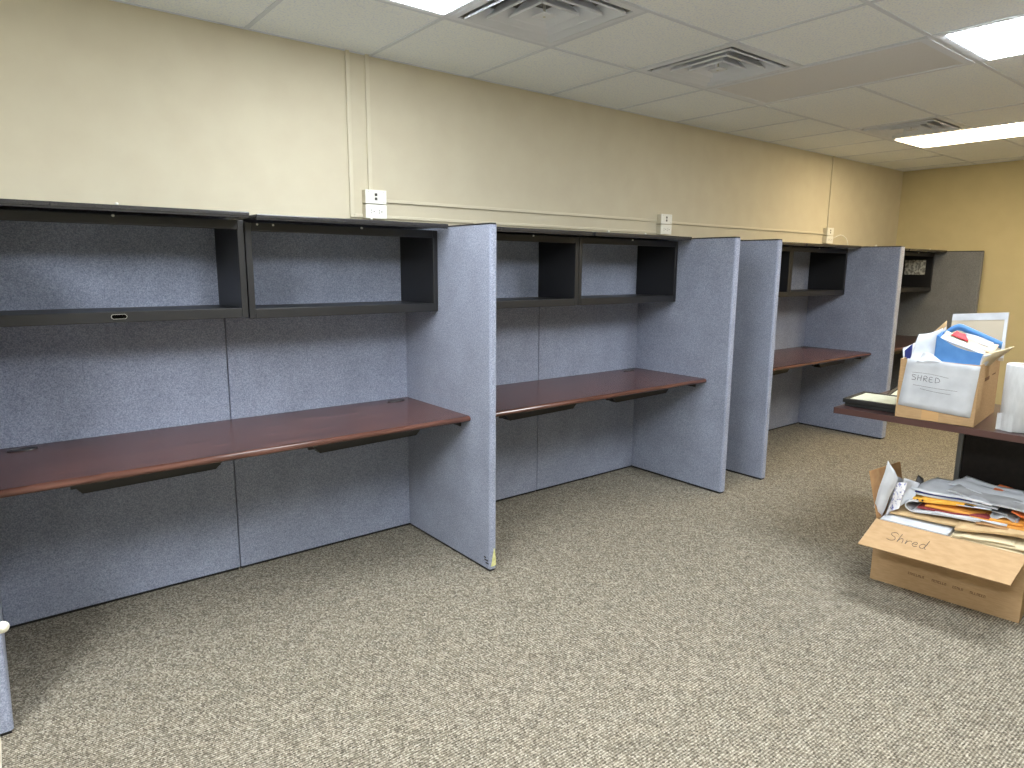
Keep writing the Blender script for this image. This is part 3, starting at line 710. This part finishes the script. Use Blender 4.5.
tsheet('loose_paper', 'white sheets lying level along the front rim of the table box', 'papers', [(.05, .006, .268), (.31, .006, .262), (.31, .14, .285), (.05, .12, .285)], M['paper'], thick=.010, wave=.002, seed=49)

# blue folder: front cover standing, spine arch over the top, back cover
bm = new_bm()
N_ = 14
def cover(y0, y1, top_fn, xa=.132, xb=.318, zb=.270, zb2=.262):
    a = []; 
    for k in range(N_+1):
        s = k/N_; x = xa+(xb-xa)*s; a.append((x, y0 + (y1-y0)*s, top_fn(s)))
    return a
topf = lambda s: .402 - .072*(s**.8) + .010*math.sin(math.pi*s)*-1.3
pts_top = cover(.045, .055, topf); pts_bot = [(p[0], p[1]-.006, .262) for p in pts_top]
vt = [[bm.verts.new(p) for p in pts_top], [bm.verts.new(p) for p in pts_bot], [bm.verts.new((p[0], p[1]+.004, p[2])) for p in pts_top], [bm.verts.new((p[0], p[1]+.004, p[2])) for p in pts_bot]]
for k in range(N_):
    bm.faces.new((vt[0][k], vt[0][k+1], vt[1][k+1], vt[1][k])); bm.faces.new((vt[2][k+1], vt[2][k], vt[3][k], vt[3][k+1]))
    bm.faces.new((vt[0][k+1], vt[0][k], vt[2][k], vt[2][k+1])); bm.faces.new((vt[1][k], vt[1][k+1], vt[3][k+1], vt[3][k]))
bm.faces.new((vt[0][0], vt[1][0], vt[3][0], vt[2][0])); bm.faces.new((vt[0][N_], vt[2][N_], vt[3][N_], vt[1][N_]))
bf = thing('accordion_folder', 'bright blue folder bulging with papers on top of the table box', 'folder', tb.location, TB)
fc = obj('front_cover', bm, M['blue'], bf)
# arched back cover: rises from the left, over and down to the right
bm = new_bm(); ar = []
for k in range(17):
    s = k/16; x = .126 + .232*s; z = .405 + .048*math.sin(min(1, s*3.2)*math.pi/2) - .078*max(0, s-.28)/.72; ar.append((x, z))
fr = [bm.verts.new((x, .15+.05*i/16, z)) for i, (x, z) in enumerate(ar)]; fr2 = [bm.verts.new((x, .150+.05*i/16, z-.030)) for i, (x, z) in enumerate(ar)]
bk = [bm.verts.new((x, .175+.05*i/16, z)) for i, (x, z) in enumerate(ar)]; bk2 = [bm.verts.new((x, .155+.05*i/16, z-.030)) for i, (x, z) in enumerate(ar)]
for k in range(16):
    bm.faces.new((fr[k], fr[k+1], fr2[k+1], fr2[k])); bm.faces.new((fr[k+1], fr[k], bk[k], bk[k+1])); bm.faces.new((bk[k+1], bk[k], bk2[k], bk2[k+1])); bm.faces.new((fr2[k], fr2[k+1], bk2[k+1], bk2[k]))
bm.faces.new((fr[0], fr2[0], bk2[0], bk[0])); bm.faces.new((fr[16], bk[16], bk2[16], fr2[16]))
obj('arched_cover', bm, M['blue'], bf, smooth=True)
sheet('side_gusset', None, None, [(.128, .045, .27), (.131, .15, .28), (.128, .165, .415), (.130, .045, .400)], M['blue'], thick=.002, parent=bf, n=5)
tsheet('loose_paper', 'white pages inside the blue folder, just behind its front', 'papers', [(.140, .055, .385), (.318, .062, .318), (.318, .085, .335), (.145, .085, .402)], M['paper'], thick=.006, wave=.002, seed=50)
tsheet('loose_paper', 'sage green sheet inside the blue folder', 'papers', [(.145, .09, .402), (.33, .10, .330), (.33, .13, .352), (.150, .12, .418)], M['green'], thick=.003, wave=.003, seed=51)
tsheet('loose_paper', 'red paper corner inside the blue folder', 'papers', [(.175, .085, .402), (.245, .095, .376), (.225, .125, .405), (.188, .12, .418)], M['red'], thick=.003, wave=.001, seed=52, n=5)
tsheet('loose_paper', 'grey sheet right of the red paper in the blue folder', 'papers', [(.225, .10, .385), (.335, .12, .350), (.335, .15, .375), (.225, .13, .412)], M['paper2'], thick=.004, wave=.003, seed=53)
tsheet('loose_paper', 'peach papers at the right of the blue folder', 'papers', [(.235, .075, .352), (.345, .10, .330), (.355, .14, .362), (.245, .12, .385)], M['pink'], thick=.006, wave=.003, seed=54)
tsheet('file_folder', 'cream folder leaning out at the right rim of the table box', 'folder', [(.316, .03, .262), (.318, .20, .262), (.405, .22, .358), (.325, .05, .330)], M['cream'], thick=.004, wave=.002, seed=55)
tsheet('loose_paper', 'white page between the blue folder and the right rim', 'papers', [(.312, .02, .258), (.317, .12, .262), (.350, .12, .330), (.320, .03, .326)], M['paper'], thick=.002, wave=.001, seed=56)
# white edged mat board standing behind the papers
mb = thing('mat_board', 'beige mat board with white edges standing at the back of the table box', 'board', tb.location, TB)
bm = new_bm(); add_prism(bm, [(.105, .38, .27), (.345, .385, .27), (.338, .42, .502), (.110, .415, .482)], (0, .012, 0)); obj('board', bm, M['matboard'], mb)
bm = new_bm(); add_prism(bm, [(.108, .4115, .450), (.3385, .416, .468), (.338, .4195, .503), (.110, .4145, .483)], (0, -.0025, 0))
add_prism(bm, [(.330, .383, .285), (.344, .384, .285), (.338, .4165, .47), (.326, .4155, .47)], (0, -.0025, 0))
obj('white_border', bm, M['paper'], mb)

# ------------------------------------------------------------------ paper towel roll
pr = thing('paper_towel_roll', 'white paper towel roll standing on the table right of the box', 'paper towel', (2.742, -2.412, .7372))
bm = new_bm(); add_lathe(bm, [(.022, 0), (.064, 0), (.068, .004), (.0685, .14), (.068, .292), (.064, .296), (.022, .296)], 40); obj('tissue_roll', bm, M['towel'], pr, smooth=False)
for p in pr.children[0].data.polygons: p.use_smooth = abs(p.normal.z) < .5
bm = new_bm(); add_lathe(bm, [(.0195, .001), (.0218, .001), (.0218, .295), (.0195, .295)], 28); obj('core', bm, M['core'], pr)
bm = new_bm()
pts = [(-.068*math.cos(a)*1.02, .0685*math.sin(a)*1.02) for a in [math.radians(d) for d in (0, 15, 30, 45)]] + [(-.050, .060), (-.052, .066)]
add_prism(bm, [(x, y, .0) for x, y in pts] + [(x*.985, y*.985, .0) for x, y in pts[::-1]], (0, 0, .075)); obj('loose_end', bm, M['towel'], pr)

# ------------------------------------------------------------------ framed certificates lying on the table
def picture_frame(label, org, ax, ay, w_, d_, z0, h_, fr_=.022, tilt=0.0):
    t = thing('picture_frame', label, 'picture frame', (org[0], org[1], z0), math.atan2(ax[1], ax[0]), 'framed certificates stacked on the table')
    t.rotation_euler = (tilt, 0, math.atan2(ax[1], ax[0]))
    bm = new_bm()
    add_box(bm, (0, 0, 0), (w_, fr_, h_), .002, 1); add_box(bm, (0, d_-fr_, 0), (w_, d_, h_), .002, 1)
    add_box(bm, (0, fr_, 0), (fr_, d_-fr_, h_), .002, 1); add_box(bm, (w_-fr_, fr_, 0), (w_, d_-fr_, h_), .002, 1)
    add_box(bm, (.002, .002, .001), (w_-.002, d_-.002, h_*.4))
    obj('frame', bm, M['rubber'], t)
    box('certificate', (fr_, fr_, h_*.4), (w_-fr_, d_-fr_, h_*.8), M['certificate'], t)
    return t
picture_frame('lowest black framed certificate, on the left end of the table', (2.665, -1.682), (.06, -1), (1, 0), .275, .31, .7372, .020)
picture_frame('upper black framed certificate with a pale sheet, left of the box', (2.650, -1.676), (.10, -1), (1, 0), .270, .30, .7576, .020)
picture_frame('black framed certificate farther back, leaning behind the stack', (2.99, -1.73), (.10, -1), (1, 0), .22, .28, .7372, .018, tilt=math.radians(7))

# ------------------------------------------------------------------ cream tubular frame at the left edge
t = thing('tubular_stand', 'cream enamelled tube frame cut off by the left edge of the picture', 'stand', (-.90, -1.6, 0))
bm = new_bm(); add_tube(bm, [(-.34, 0, .675), (-.1, 0, .675), (.028, 0, .678)], .0125, 14); bmesh.ops.create_icosphere(bm, subdivisions=3, radius=.0125, matrix=Matrix.Translation((.028, 0, .678))); obj('top_rail', bm, M['rodcream'], t, True)
bm = new_bm(); add_tube(bm, [(-.014, 0, .664), (-.014, 0, .5), (-.008, 0, .42), (-.014, 0, .35), (-.016, 0, .0)], .009, 12); obj('leg', bm, M['rodcream'], t, True)
bm = new_bm(); add_tube(bm, [(-.30, 0, .664), (-.31, 0, .0)], .011, 12); obj('leg', bm, M['rodcream'], t, True)
bm = new_bm(); add_tube(bm, [(-.30, 0, .352), (-.016, 0, .352)], .008, 12); obj('cross_rail', bm, M['rodcream'], t, True)
bm = new_bm(); add_tube(bm, [(-.016, -.20, .012), (-.016, .20, .012)], .012, 12); obj('foot_rail', bm, M['rodcream'], t, True)
bm = new_bm(); add_tube(bm, [(-.31, -.20, .012), (-.31, .20, .012)], .012, 12); obj('foot_rail', bm, M['rodcream'], t, True)
